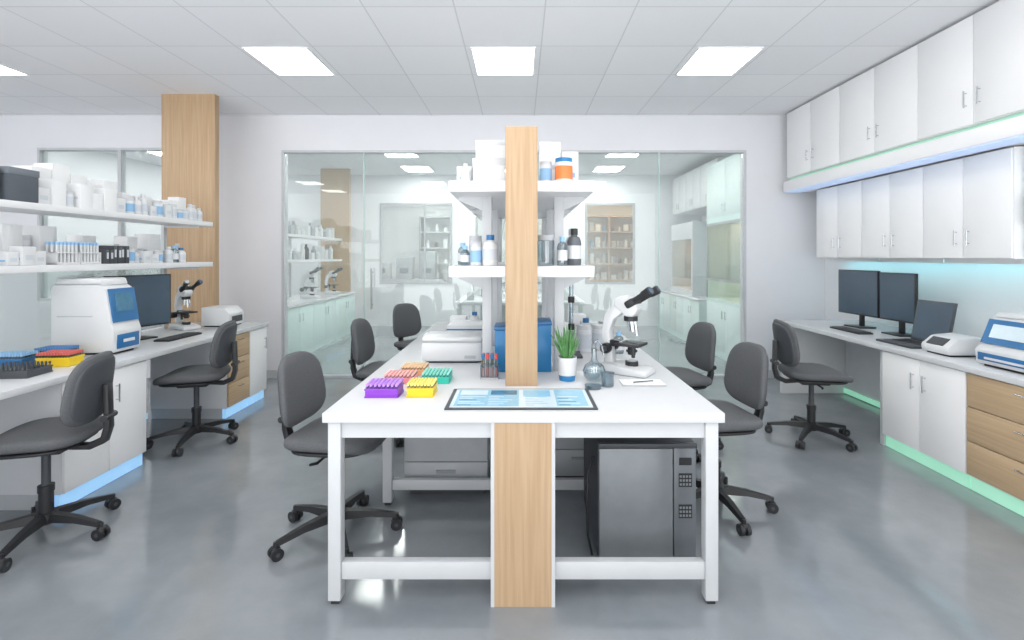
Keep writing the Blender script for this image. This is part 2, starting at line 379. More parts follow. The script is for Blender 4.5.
for y in(2.95,3.75,4.55):
    for a,c in((-.22,-.165),(.2,.255)): B(o).box(a,c,y-.03,y+.03,.83,1.846,WM,bev=.003).build('upright',t)
    for z in(1.846,1.386):
        B(o).prism([(-.22,z),(-.36,z),(-.36,z-.02),(-.22,z-.08)],'y',y-.012,y+.012,WM).build('bracket',t)
        B(o).prism([(.255,z),(.38,z),(.38,z-.02),(.255,z-.08)],'y',y-.012,y+.012,WM).build('bracket',t)
# ---------------------------------------------------------------- chairs
def chair():
    t=thing('office_chair','armless grey fabric swivel chair on black five-star caster base','chair',group='grey swivel lab chairs')
    B().sup((.02,0,.538),.235,.24,.038,FAB,.5,.55,warp=lambda v:Vector((v.x,v.y,v.z-(.025*(max(0,v.x)/.235)**3)+.25*v.y*v.y))).build('seat',t)
    B().sup((.02,0,.503),.205,.21,.016,BLK,.5,.5).box(-.1,.12,-.07,.07,.45,.492,BLK,bev=.01).tube([(.0,-.07,.468),(.0,-.2,.463),(-.02,-.235,.468)],.007,BLK).build('seat_pan',t)
    def wp(v): return Vector((v.x+.9*v.y*v.y-.14*v.z-.25*v.z*v.z,v.y*(1-.5*v.z),v.z))
    B().sup((-.222,0,.785),.032,.2,.185,FAB,.7,.6,warp=wp).build('backrest',t)
    B().sup((-.242,0,.78),.022,.18,.165,DK,.7,.6,warp=wp).build('back_shell',t)
    b=B()
    pts=[(-.04,.465),(-.21,.45),(-.28,.48),(-.302,.56),(-.295,.8),(-.268,.8),(-.273,.57),(-.258,.51),(-.19,.478),(-.04,.49)]
    b.prism(pts,'y',-.028,.028,BLK,bev=.005); b.cyl((-.288,-.055,.62),(-.288,.055,.62),.017,BLK)
    b.build('back_bracket',t)
    B().cyl((0,0,.09),(0,0,.27),.032,BLK).cyl((0,0,.27),(0,0,.455),.02,DK).cyl((0,0,.24),(0,0,.275),.036,BLK).cyl((0,0,.075),(0,0,.13),.048,BLK).build('gas_column',t)
    for k in range(5):
        a=2*math.pi*k/5+.3; R=Matrix.Rotation(a,3,'Z')
        b=B(); tt=bmesh.new()
        sec=[(.04,.028,.085,.13),(.18,.022,.085,.115),(.31,.015,.066,.088)]
        rs=[]
        for x,w,z0,z1 in sec: rs.append([tt.verts.new(R@Vector(p)) for p in((x,-w,z0),(x,w,z0),(x,w*.7,z1),(x,-w*.7,z1))])
        for p,q in zip(rs,rs[1:]):
            for i in range(4): tt.faces.new((p[i],p[(i+1)%4],q[(i+1)%4],q[i]))
        tt.faces.new(rs[0][::-1]); tt.faces.new(rs[-1]); bmesh.ops.recalc_face_normals(tt,faces=tt.faces[:])
        b._add(tt,BLK); b.build('leg',t)
        c=R@Vector((.315,0,0)); d=R@Vector((0,1,0))
        b=B(); c2=Vector((c.x,c.y,.03))
        b.cyl(c2-d*.028,c2-d*.008,.03,BLK).cyl(c2+d*.008,c2+d*.028,.03,BLK).cyl(c2-d*.03,c2+d*.03,.01,DK)
        b.cyl((c.x,c.y,.05),(c.x,c.y,.085),.012,BLK); b.sph((c.x,c.y,.048),(.024,.024,.018),BLK)
        b.build('caster',t)
    return t
C=chair(); C.location=(-.99,2.70,0); C.rotation_euler=(0,0,-.12)
dup(C,(-1.12,4.2,0),-.05); dup(C,(-1.1,5.45,0),-.6)
dup(C,(1.17,3.0,0),math.pi+.12); dup(C,(1.24,3.95,0),math.pi+.15)
dup(C,(2.40,4.12,0),-.12)
dup(C,(-2.62,4.05,0),math.pi+.2); dup(C,(-2.54,2.68,0),math.pi+.25)
# ---------------------------------------------------------------- equipment
def microscope(loc,rz,s,label):
    t=thing('microscope',label,'microscope',loc,rz); t.scale=(s,s,s)
    B().prism([(-.10,0),(.14,0),(.14,.025),(.06,.04),(-.10,.05)],'y',-.075,.075,WP,bev=.008).build('base',t)
    B().cyl((.04,0,.036),(.04,0,.062),.032,BLK,seg=20).cyl((.04,0,.062),(.04,0,.068),.024,GREY,seg=20).build('lamp_housing',t)
    B().prism([(-.10,.045),(-.05,.045),(-.06,.12),(-.072,.2),(-.05,.265),(.0,.30),(.0,.34),(-.055,.335),(-.098,.29),(-.115,.2)],'y',-.026,.026,WP,bev=.008).build('arm',t)
    B().box(-.03,.1,-.065,.065,.14,.153,BLK,bev=.003).box(-.068,-.02,-.025,.025,.13,.16,BLK).build('stage',t)
    B().box(.0,.07,-.02,.025,.1535,.1555,GC).box(-.01,.0,-.04,.04,.153,.16,STEEL).build('slide_holder',t)
    B().cyl((.04,0,.095),(.04,0,.14),.02,BLK).cyl((.04,0,.108),(.04,0,.118),.028,BLK).cyl((.07,-.055,.09),(.07,-.055,.14),.009,BLK).build('condenser',t)
    b=B().cyl((.035,0,.262),(.035,0,.285),.034,BLK)
    for a in(-.9,0,.9,2.4): b.cyl((.035+.02*math.cos(a),.022*math.sin(a),.262),(.04+.026*math.cos(a),.03*math.sin(a),.19 if a==0 else .21),.011,CHROME,r2=.007,seg=10)
    b.build('objective_turret',t)
    for q in(-1,1): B().cyl((-.08,.026*q,.12),(-.08,.06*q,.12),.026,BLK).cyl((-.08,.06*q,.12),(-.08,.078*q,.12),.014,DK).build('focus_knob',t)
    B().prism([(-.04,.335),(.02,.285),(.06,.285),(.085,.325),(.06,.375),(.0,.39),(-.04,.37)],'y',-.036,.036,WP,bev=.01).build('head',t)
    B().box(.02,.075,-.055,.055,.335,.372,BLK,bev=.01,R=Matrix.Rotation(math.radians(-32),3,'Y')).build('prism_housing',t)
    for q in(-1,1):
        d=Vector((.80,.16*q,.5)).normalized(); p=Vector((.055,.036*q,.358))
        B().cyl(p,p+d*.075,.0155,BLK).cyl(p+d*.075,p+d*.12,.020,BLK,r2=.023).cyl(p+d*.12,p+d*.127,.018,SCR).build('eyepiece',t)
    return t
microscope((.60,2.88,.831),-.6,1.14,'white compound microscope with black binocular eyepieces on table')
microscope((-3.24,4.82,.801),-.5,1.08,'white microscope with black eyepieces on the side worktop')
def analyzer(loc,rz,w,d,h,label,big=True):
    t=thing('bench_analyzer',label,'lab instrument',loc,rz)
    x0,x1=-d/2,d/2; y0,y1=-w/2,w/2
    q1,q2,q3=(.03,.09,.13) if big else (.012,.05,.10)
    B().prism([(x0,0.015),(x1,.015),(x1+.01,h*.30),(x1-q1,h*.42),(x1-q2,h*.86),(x1-q3,h*.92),(x0+.015,h*.92),(x0,h*.87)],'y',y0,y1,WP,bev=.014).build('body',t)
    B().prism([(x0+.02,h*.92),(x1-q3,h*.92),(x1-q3+.02,h*.9),(x1-q3,h),(x0+.04,h)],'y',y0+.01,y1-.01,WP,bev=.012).build('lid',t)
    B().box(x0+.03,x1-.03,y0+.03,y1-.03,0,.02,BLK).build('foot',t)
    def slab(u0,u1,v0,v1,th,m,off=.004):
        A=Vector((x1-q1,0,h*.42)); D=Vector((x1-q2,0,h*.86)); e=(D-A); n=Vector((e.z,0,-e.x)).normalized()
        b=B(); tt=bmesh.new(); vs=[]
        for k in(off,off+th):
            for (yy,tv) in((u0,v0),(u1,v0),(u1,v1),(u0,v1)):
                p=A+e*tv+n*k; vs.append(tt.verts.new((p.x,yy,p.z)))
        for f in((0,1,2,3),(4,5,6,7),(0,1,5,4),(1,2,6,5),(2,3,7,6),(3,0,4,7)): tt.faces.new([vs[i] for i in f])
        bmesh.ops.recalc_face_normals(tt,faces=tt.faces[:]); b._add(tt,m); return b
    slab(y0+.015,y1-.015,.0,1.0,.012,BLUE,0).build('front_panel',t,label='blue sloped front panel')
    if big: slab(y0+.06,y1-.06,.25,.8,.004,SCRP,.012).build('screen',t)
    else: slab(y0+.05,y1-.05,.3,.85,.004,SCRD,.012).build('screen',t)
    B().box(x1+.003,x1+.013,y0+.03,y1-.03,.04,h*.26,BLUE,bev=.003).box(x1+.012,x1+.018,y0+.08,y1-.08,h*.15,h*.19,WP).build('sample_drawer',t)
    B().box(x0+.05,x1-.14,y0-.003,y0+.01,h*.50,h*.515,GREY).build('vent',t)
    B().box(x0+.05,x1-.14,y1-.01,y1+.003,h*.5,h*.515,GREY).build('vent',t)
    return t
analyzer((-3.08,3.64,.801),0,.26,.44,.54,'tall white bench analyzer with blue front on side worktop',False)
analyzer((3.2,2.98,.801),math.pi,.5,.52,.34,'white and blue bench analyzer with slanted display screen')
t=thing('benchtop_reader','small rounded white bench reader with grey display','lab instrument',(3.08,3.56,.801),math.pi)
B().prism([(-.12,0.01),(.13,.01),(.14,.06),(.06,.125),(-.1,.14),(-.12,.125)],'y',-.12,.12,WP,bev=.018).build('body',t)
B().box(-.035,.035,-.07,.07,-.003,.003,DK,R=Matrix.Rotation(math.radians(40),3,'Y')).build('screen',t,loc=(.104,0,.0945))
B().box(-.1,.1,-.1,.1,0,.012,BLK).build('foot',t)
def monitor(loc,rz,w,h,zb,label):
    t=thing('computer_monitor',label,'monitor',loc,rz)
    B().box(-.012,.014,-w/2,w/2,zb,zb+h,BLK,bev=.005).box(-.03,-.012,-w/4,w/4,zb+h*.25,zb+h*.75,BLK,bev=.008).build('casing',t)
    B().box(.0142,.0155,-w/2+.012,w/2-.012,zb+.015,zb+h-.012,SCR).build('screen',t)
    B().box(-.045,-.028,-.03,.03,.01,zb+h*.5,BLK,bev=.004).build('stand',t)
    B().box(-.1,.07,-.11,.11,0,.012,BLK,bev=.004).build('foot',t)
monitor((-3.2,4.20,.801),-.3,.54,.44,.10,'black desktop monitor with dark screen on side worktop')
monitor((3.33,4.92,.801),math.pi+.05,.54,.44,.12,'black desktop monitor, one of a matching pair')
monitor((3.35,4.43,.801),math.pi+.05,.40,.43,.12,'black desktop monitor, one of a matching pair')
def keyboard(loc,rz,label,w=.42):
    t=thing('keyboard',label,'keyboard',loc,rz)
    B().box(-.065,.065,-w/2,w/2,0,.014,BLK,bev=.004).build('body',t)
    b=B()
    for i in range(5):
        for j in range(14): b.box(-.055+i*.022,-.038+i*.022,-w/2+.01+j*(w-.02)/14,-w/2+.006+(j+1)*(w-.02)/14,.014,.019,DK)
    o=b.build('keys',t); o['kind']='stuff'
keyboard((-2.92,4.28,.801),0,'black keyboard lying on the side worktop')
keyboard((3.08,4.66,.801),math.pi,'black keyboard in front of the twin monitors')
t=thing('laptop','open dark laptop with dark screen on worktop','laptop',(3.1,3.95,.801),math.pi+.02)
B().box(-.13,.16,-.18,.18,0,.018,DK,bev=.004).build('base',t)
o=B()
for i in range(5):
    for j in range(12): o.box(-.08+i*.026,-.058+i*.026,-.152+j*.0255,-.13+j*.0255,.018,.021,BLK)
o=o.build('keys',t); o['kind']='stuff'
R=Matrix.Rotation(math.radians(-11),3,'Y')
B().box(-.008,.004,-.18,.18,-.165,.165,DK,R=R,bev=.003).build('lid',t,loc=(-.165,0,.178))
B().box(.0042,.006,-.165,.165,-.148,.152,SCR,R=R).build('screen',t,loc=(-.165,0,.178))
B().cyl((-.132,-.15,.012),(-.132,.15,.012),.009,BLK).build('hinge',t)
t=thing('benchtop_centrifuge','compact white benchtop device with dark control panel','lab instrument',(-3.0,5.05,.801),0)
B().prism([(-.14,.01),(.14,.01),(.14,.13),(.08,.19),(-.14,.19)],'y',-.13,.13,WP,bev=.01).build('body',t)
B().box(.142,.146,-.09,.09,.04,.1,DK).build('control_panel',t)
B().box(-.12,.12,-.11,.11,0,.012,BLK).build('foot',t)
def tube_rack(loc,rz,c,caps,label,nx=8,ny=6,h=.045,w=.16,d=.13,group='coloured tube racks',r=.0062):
    t=thing('tube_rack',label,'tube rack',loc,rz,group=group)
    b=B().box(-w/2,w/2,-d/2,d/2,0,h*.12,c,bev=.002).box(-w/2,w/2,-d/2,d/2,h*.6,h*.75,c,bev=.002).box(-w/2+.004,w/2-.004,-d/2+.004,d/2-.004,h*.1,h*.62,c)
    b.build('rack_body',t)
    bt=B().cyl((0,0,0),(0,0,h*.3),r*.85,GC,seg=8).cyl((0,0,h*.2),(0,0,h*.42),r,caps,seg=10)
    first=None
    for i in range(nx):
        for j in range(ny):
            p=(-w/2+w/nx*(i+.5),-d/2+d/ny*(j+.5),h*.75)
            if first is None: first=bt.build('tube',t,loc=p)
            else: dup(first,loc=p,parent=t)
    return t
lilac=mat('lilac_cap',(202,150,240),.4); ly=mat('pale_yellow_cap',(252,236,130),.4); lt=mat('pale_teal_cap',(150,232,215),.4); lr=mat('pale_red_cap',(246,190,186),.4); lo=mat('pale_orange_cap',(248,214,170),.4)
lb=mat('pale_blue_cap',(150,195,232),.4); mr_=mat('soft_red_cap',(222,110,104),.4); mb_=mat('mid_blue_cap',(86,140,200),.4)
tube_rack((-.655,2.42,.831),.0,PUR,lilac,'purple tube rack filled with capped tubes on table',h=.055)
tube_rack((-.475,2.43,.831),.0,YEL,ly,'yellow tube rack filled with capped tubes on table',w=.13,h=.055)
tube_rack((-.635,2.67,.831),.0,PINK,lr,'pink tube rack filled with capped tubes on table',h=.042)
tube_rack((-.60,2.86,.831),.0,PEACH,lo,'peach tube rack filled with capped tubes on table',w=.14,h=.042)
tube_rack((-.445,2.69,.831),.0,TEAL,lt,'teal tube rack filled with capped tubes on table',w=.15,d=.15,h=.045)
tube_rack((-2.95,3.21,.801),.1,YEL,mr_,'yellow tube rack with red caps on the side worktop',w=.2,h=.075,nx=12,ny=7)
tube_rack((-3.12,3.37,.801),.05,YEL,mb_,'yellow tube rack with blue caps on the side worktop',w=.2,h=.075,nx=12,ny=7)
tube_rack((-3.21,3.17,.801),.1,BLUE,lb,'blue tube rack with blue caps on the side worktop',w=.2,h=.075,nx=12,ny=7)
tube_rack((-2.95,2.93,.801),.1,DK,DK,'dark grey heating block with tubes on the side worktop',w=.26,d=.18,h=.055,nx=12,ny=7)
t=thing('test_tube_holder','clear holder with red and blue capped test tubes','tube rack',(-.165,2.74,.831))
B().box(-.05,.05,-.03,.03,0,.008,GREY).box(-.05,.05,-.03,.03,.07,.076,GC).box(-.05,-.046,-.03,.03,0,.076,GC).box(.046,.05,-.03,.03,0,.076,GC).build('rack_body',t)
for i in range(4):
    for j in range(2):
        x=-.036+.024*i; y=-.014+.028*j; m=RED if (i+j)%2 else BLUE
        B().cyl((0,0,.01),(0,0,.11),.008,GC,seg=10).cyl((0,0,.012),(0,0,.06),.0065,PINK if (i%2) else lr,seg=8).cyl((0,0,.11),(0,0,.135),.0095,m,seg=10).build('tube',t,loc=(x,y,0))
t=thing('display_panel','flat dark-framed touch display with pale blue screen on tabletop','screen',(.005,2.335,.831))
B().prism([(-.335,-.165),(.335,-.165),(.335,.165),(-.335,.165)],'z',0,.006,DK,bev=.002).build('casing',t)
b=B().box(-.316,.316,-.147,.148,.0062,.007,SCRP)
b.box(-.3,-.01,-.13,.135,.007,.0074,SCRB); b.box(.16,.3,-.13,.135,.007,.0074,SCRB); b.box(.01,.14,.02,.13,.007,.0074,SCRB)
b.box(-.29,-.16,.05,.125,.0075,.0078,SCRP); b.box(-.145,-.02,.05,.125,.0075,.0078,SCRD)
for k in range(6):
    y=-.118+k*.026
    b.box(-.285,-.285+.06+.02*((k*3)%4),y,y+.008,.0075,.0078,SCRD if k%3==0 else SCRP); b.box(-.15,-.15+.05+.02*((k*5)%4),y,y+.008,.0075,.0078,SCRP)
    b.box(.02,.06+.02*((k*7)%4),y,y+.006,.0072,.0076,SCRB); b.box(.17,.22+.015*((k*3)%4),y,y+.008,.0075,.0078,SCRP if k%2 else SCRD)
b.build('screen',t)
t=thing('benchtop_instrument','low white rounded box instrument on the island table','lab instrument',(-.425,3.24,.831))
B().box(-.19,.19,-.13,.13,.01,.13,WP,bev=.018).build('body',t)
B().box(-.187,.187,-.127,.127,.132,.165,WP,bev=.014).build('lid',t)
B().box(-.186,.186,-.126,.126,.128,.134,GREY).build('lid_seam',t)
B().box(.08,.15,-.134,-.13,.03,.05,GREY).build('front_slot',t)
B().box(-.16,.16,-.11,.11,0,.012,DK).build('foot',t)
t=thing('storage_case','white storage case with blue stripe behind the instrument','case',(-.42,4.05,.831))
B().box(-.15,.15,-.15,.15,0,.13,WP,bev=.01).build('body',t); B().box(-.152,.152,-.152,.152,.09,.10,BLUE).build('stripe',t)
for x0_,w_,h_ in((-.15,.14,.24),(.005,.18,.27)):
    t=thing('storage_bin','blue plastic storage box with lid under the shelf rack','bin',(x0_+w_/2,2.98,.831),group='blue storage boxes')
    B().box(-w_/2+.004,w_/2-.004,-.1,.1,0,h_,LBLUE,bev=.005).build('body',t)
    B().box(-w_/2,w_/2,-.104,.104,h_,h_+.02,BLUE,bev=.004).build('lid',t)
t=thing('potted_succulent','small spiky green plant in a white and blue pot','plant',(.255,2.70,.831))
B().lathe([(0,0),(.042,0),(.046,.03)],LBLUE).lathe([(.0465,.03),(.052,.125),(.047,.125),(.045,.11),(0,.11)],WP).build('pot',t)
B().lathe([(0,.112),(.044,.112)],SOIL).build('soil',t)
b=B()
for k in range(34):
    a=random.random()*6.28; tilt=random.uniform(.03,.52); Ln=random.uniform(.12,.21)*(1-.2*tilt)
    d=Vector((math.cos(a)*math.sin(tilt),math.sin(a)*math.sin(tilt),math.cos(tilt)))
    p=Vector((.02*math.cos(a),.02*math.sin(a),.11)); m_=p+d*Ln*.55; e=p+d*Ln+Vector((0,0,-.02*tilt))
    b.cyl(p,m_,.005,LEAF,r2=.007,seg=6).cyl(m_,e,.007,LEAF,r2=.0008,seg=6)
b.build('leaves',t)
t=thing('glass_flask','round clear glass flask with bent glass tubing','glassware',(.40,2.70,.831))
B().lathe([(0,0),(.035,0),(.055,.02),(.062,.05),(.05,.08),(.02,.1),(.014,.12),(.014,.17),(.017,.172)],GC).build('body',t)
B().lathe([(0,.006),(.034,.006),(.053,.022),(.058,.045),(0,.045)],GC).build('liquid',t)
B().tube([(.0,0,.15),(-.0,0,.2),(.02,0,.215),(.04,0,.19),(.052,0,.13)],.006,GC).build('glass_tubing',t)
t=thing('glass_beaker','small clear glass beaker on the table','glassware',(.45,2.57,.831))
B().lathe([(0,0),(.03,0),(.032,.005),(.032,.065),(.036,.07),(.03,.068),(.029,.005),(0,.004)],GC).build('body',t)
t=thing('petri_dish','shallow clear petri dish with lid on the table','glassware',(.37,2.53,.831))
B().cyl((0,0,0),(0,0,.012),.04,GC,seg=24).build('body',t); B().cyl((0,0,.0125),(0,0,.018),.043,GC,seg=24).build('lid',t)
t=thing('notepad','white notepad lying flat beside the microscope','notepad',(.64,2.62,.831),.0)
B().box(-.11,.11,-.06,.06,0,.008,W2).build('pages',t); B().box(-.11,.11,-.062,-.06,0,.009,GREY).build('binding',t)
B().cyl((-.05,-.02,.013),(.06,.01,.013),.003,DK,seg=8).build('pen',None,loc=(.64,2.62,.831),label='slim dark pen lying on the notepad',cat='pen')
t=thing('retort_stand','metal retort stand holding black clamps and a glass column','lab stand',(.34,3.35,.831))
B().box(-.07,.07,-.09,.09,0,.015,DK,bev=.003).build('base',t); B().cyl((0,.05,.01),(0,.05,.5),.007,STEEL).build('rod',t)
for z in(.38,.2): B().tube([(0,.05,z),(.0,-.03,z)],.01,BLK).cyl((0,-.03,z-.02),(0,-.03,z+.02),.022,BLK).build('clamp',t)
B().cyl((0,-.03,.1),(0,-.03,.48),.014,GC).build('glass_column',t)
# ---- shelf goods
TPL={}
def T(name,cat,label,parts):
    t=thing(name,label,cat,(0,-50,0))
    for pn,bb in parts: bb.build(pn,t)
    return t
def bottle_parts(body,cap,r=.036,h=.13,lab=None):
    b1=B().lathe([(0,0),(r*.95,0),(r,.004),(r,h*.72),(r*.75,h*.86),(r*.42,h*.9),(r*.42,h)],body,seg=16)
    out=[('body',b1),('cap',B().cyl((0,0,h*.93),(0,0,h*1.12),r*.52,cap,seg=14))]
    if lab: out.append(('paper_label',B().lathe([(r*1.01,h*.2),(r*1.01,h*.6)],lab,seg=16)))
    return out
def jar_parts(body,lid,r=.05,h=.12,lab=None):
    out=[('body',B().lathe([(0,0),(r*.96,0),(r,.005),(r,h*.85),(r*.9,h*.9)],body,seg=18)),('lid',B().cyl((0,0,h*.86),(0,0,h*1.04),r*.96,lid,seg=18))]
    if lab: out.append(('paper_label',B().lathe([(r*1.01,h*.15),(r*1.01,h*.7)],lab,seg=18)))
    return out
PAP=mat('label_paper',(200,206,213),.7); PAPB=mat('blue_label_paper',(140,182,218),.6)
defs={
 'bw':('bottle','white plastic reagent bottle with white cap on a shelf',bottle_parts(WP,WM,lab=PAP)),
 'bb':('bottle','white plastic reagent bottle with blue cap on a shelf',bottle_parts(WP,BLUE,r=.045,h=.16,lab=PAP)),
 'bg':('bottle','clear glass reagent bottle with pale blue cap on a shelf',bottle_parts(GC,lb,lab=WP)),
 'ba':('bottle','smoky grey reagent bottle with black cap on a shelf',bottle_parts(AMB,BLK,r=.04,h=.17,lab=WP)),
 'jw':('jar','white plastic jar with screw lid on a shelf',jar_parts(WP,WM,lab=PAP)),
 'jb':('jar','white jar with blue label on a shelf',jar_parts(WP,WM,r=.045,lab=PAPB)),
 'jo':('jar','white jar with orange label and blue lid on shelf',jar_parts(WP,LBLUE,r=.052,h=.14,lab=ORG)),
 'jg':('jar','clear glass jar with grey lid on a shelf',jar_parts(GC,GREY)),
}
for k,(n,l,p) in defs.items():
    TPL[k]=T('reagent_'+n,n,l,p)
TPL['cw']=T('carton','box','plain white carton standing on a shelf',[('body',B().box(-.06,.06,-.06,.06,0,.16,WC,bev=.002)),('paper_label',B().box(-.02,.04,-.0612,-.0602,.06,.075,PAP)),('flap_seam',B().box(-.06,.06,-.001,.001,.16,.161,GREY))])
TPL['cs']=T('carton','box','pale carton with small blue print on a shelf',[('body',B().box(-.05,.05,-.05,.05,0,.11,WP,bev=.002)),('paper_label',B().box(-.03,.03,-.0512,-.0502,.03,.045,PAPB)),('side_label',B().box(.0502,.0512,-.03,.03,.03,.06,PAP))])
TPL['cf']=T('flat_carton','box','low wide white carton lying on a shelf',[('body',B().box(-.11,.11,-.08,.08,0,.1,WP,bev=.002)),('lid',B().box(-.112,.112,-.082,.082,.072,.102,WM,bev=.002)),('paper_label',B().box(-.06,.0,-.0825,-.0815,.025,.05,PAP))])
TPL['cg']=T('carton','box','dark grey box standing on a shelf',[('body',B().box(-.08,.08,-.08,.08,0,.15,mat('slate_body',(84,90,98),.6),bev=.003)),('lid',B().box(-.083,.083,-.083,.083,.12,.152,mat('slate_box',(112,118,126),.6),bev=.003))])
TPL['bi']=T('binder','binder','dark grey binder standing upright on a shelf',[('body',B().box(-.1,.1,-.017,.017,0,.14,DK,bev=.003)),('spine_label',B().box(.1001,.101,-.01,.01,.05,.11,PAP))])
def tr_parts():
    b=B().box(-.05,.05,-.09,.09,0,.012,WP).box(-.05,.05,-.09,.09,.06,.066,WP).box(-.05,.05,-.09,-.086,0,.066,WP).box(-.05,.05,.086,.09,0,.066,WP)
    c=B()
    for i in range(3):
        for j in range(6): c.cyl((-.032+.032*i,-.072+.029*j,.012),(-.032+.032*i,-.072+.029*j,.11),.009,WP,seg=8).cyl((-.032+.032*i,-.072+.029*j,.105),(-.032+.032*i,-.072+.029*j,.12),.01,lb,seg=8)
    return [('rack_body',b),('tubes',c)]
TPL['tr']=T('tube_rack','tube rack','white rack of pale capped tubes on a shelf',tr_parts())
for c in KIDS[TPL['tr'].name]:
    if c.name.startswith('tubes'): c['kind']='stuff'
HW={'bw':.037,'bb':.046,'bg':.037,'ba':.041,'jw':.051,'jb':.046,'jo':.054,'jg':.051,'cw':.061,'cs':.052,'cf':.084,'cg':.084,'bi':.018,'tr':.091}
def put(k,x,y,z,s=1,sz=None,rz=0,group=None,label=None,sc3=None):
    return dup(TPL[k],loc=(x,y,z),rz=rz,scale=sc3 or (s,s,(sz or s)),group=group,label=label)
def row(keys,x,y0,y1,z,group,smin=.8,smax=1.15,jx=.005,zs=1,gap=(.003,.008),vz=(.85,1.2)):
    y=y0
    while True:
        k=random.choice(keys); s=random.uniform(smin,smax); w=HW[k]*s
        if y+2*w>y1: break
        put(k,x+random.uniform(-jx,jx),y+w,z,s,s*zs*random.uniform(*vz),group=group); y+=2*w+random.uniform(*gap)
ZU,ZL=1.841,1.441
g='goods on the upper bench shelf'
put('cg',-3.2,3.13,ZU,1.2,1.35,group=g)
put('cg',-3.22,2.91,ZU,1.15,1.3,group=g)
row(['cw'],-3.365,3.24,4.15,ZU,g,1.1,1.2,jx=0,zs=1.4,vz=(.8,1.25))
row(['cw','cs','cw','jw'],-3.19,3.26,4.0,ZU,g,.75,1.0,zs=1.2,vz=(.8,1.3))
row(['bw','jw','cs','jb','bw'],-3.17,4.01,4.98,ZU,g,.7,.95,vz=(.85,1.35))
row(['cw','cs','cw'],-3.36,4.16,4.98,ZU,g,.75,1.05,jx=0,vz=(1,1.7))
row(['cw','cw'],-3.24,1.7,2.76,ZU,g,1,1.3)
g='goods on the lower bench shelf'
row(['bw','jw','bg','bb','cs'],-3.17,2.3,3.05,ZL,g,.75,.95)
row(['cw','jw','cs'],-3.365,2.5,4.0,ZL,g,.85,1.1,jx=0,zs=1.25,vz=(.8,1.3))
row(['bw','cs','jb'],-3.17,3.06,3.36,ZL,g,.7,.9,vz=(1,1.4))
put('tr',-3.18,3.47,ZL,1,1.3,group=g); put('tr',-3.18,3.655,ZL,.95,1.3,group=g)
row(['bi'],-3.20,3.76,4.0,ZL,g,.85,.95,jx=0)
row(['bw','bg','jw','cs','jb'],-3.18,4.02,4.5,ZL,g,.75,.95)
row(['bb','bw','jw','bg','cs'],-3.18,4.5,4.82,ZL,g,.75,.95)
row(['bw','cs','jw','cw'],-3.36,4.02,4.98,ZL,g,.8,1.1,jx=0,vz=(.9,1.5))
g='goods on the island top shelf'; Z=1.906
put('cf',-.175,2.85,Z,group=g,sc3=(.8,1.0,1.35)); put('cf',-.165,2.86,Z+.14,group=g,sc3=(.75,.9,1.0))
put('cs',-.315,2.86,Z,.85,.9,group=g); put('bw',-.3,2.75,Z,.7,.7,group=g)
put('cw',.175,2.96,Z,group=g,sc3=(1.0,1.0,1.6)); put('cs',.295,3.0,Z,group=g,sc3=(1.0,1.0,1.9)); put('jb',.145,2.82,Z,.75,1.0,group=g)
put('jo',.245,2.80,Z,.95,.95,group=g)
row(['cf','cw','jw'],-.23,3.0,4.5,Z,g,.8,1.05,vz=(.9,1.4)); row(['cw','jw','bw'],.25,3.2,4.5,Z,g,.8,1.1)
g='goods on the island lower shelf'; Z=1.447
put('bb',-.165,2.78,Z,.95,.95,group=g); put('jb',-.245,2.80,Z,.7,1.0,group=g); put('jw',-.27,3.04,Z,.8,1.4,group=g,label='large white jar with screw lid on the shelf'); put('bg',-.31,2.82,Z,.75,.75,group=g)
put('bg',-.335,2.93,Z,.8,.9,group=g)
put('jg',.145,2.79,Z,.95,1.35,group=g); put('ba',.31,2.86,Z,1.0,1.1,group=g); put('bg',.235,2.78,Z,.8,1.1,group=g); put('bw',.32,3.08,Z,1.1,1.5,group=g)
row(['bw','bg','jw'],-.29,3.2,4.5,Z,g,.8,1.0); row(['bw','bg','jg'],.32,3.2,4.5,Z,g,.8,1.0)
g='containers on the island tabletop'
for (k,x,y_,s,szz) in(('jw',.45,3.5,1,1.5),('jw',.57,3.6,1,1.4),('bb',.5,3.8,1,1.1),('jg',.66,3.9,1,1.3),('bw',-.3,4.4,1,1),('bb',-.4,4.4,1,1),('cw',.5,4.4,1.2,1),('cw',-.55,4.5,1.2,.8),('bg',.68,3.45,1,1),('cs',-.62,3.6,1.3,1),('cf',.62,4.15,1,1.2)):
    put(k,x,y_,.831,s,szz,group=g)
for k,o in TPL.items():
    for c in KIDS[o.name]: bpy.data.objects.remove(c)
    bpy.data.objects.remove(o)
t=thing('undercounter_unit','steel-fronted equipment unit with keypad beneath the table','lab instrument',(.62,2.62,0)); o=tuple(t.location)
B(o).box(.375,.85,2.42,2.95,.045,.6,DK,bev=.01).build('body',t)
B(o).box(.38,.735,2.40,2.42,.05,.575,DSTEEL,bev=.006).build('front_door',t,label='brushed steel front door')
B(o).box(.378,.85,2.395,2.42,.579,.6,DK,bev=.004).build('top_trim',t)
B(o).box(.74,.847,2.405,2.42,.05,.575,DSTEEL2,bev=.003).build('control_panel',t)
B(o).box(.765,.825,2.402,2.405,.495,.53,BLK).build('display',t)
for z0 in(.39,.24):
    b=B(o).box(.763,.827,2.4025,2.405,z0,z0+.065,BLK)
    for i in range(4):
        for j in range(3): b.box(.767+.015*i,.777+.015*i,2.4015,2.4025,z0+.007+.019*j,z0+.018+.019*j,DSTEEL)
    b.build('keypad',t)
for x in(.43,.79):
    for y in(2.5,2.88): B(o).cyl((x-.012,y,.022),(x+.012,y,.022),.022,BLK).box(x-.01,x+.01,y-.01,y+.01,.022,.05,BLK).build('caster',t)
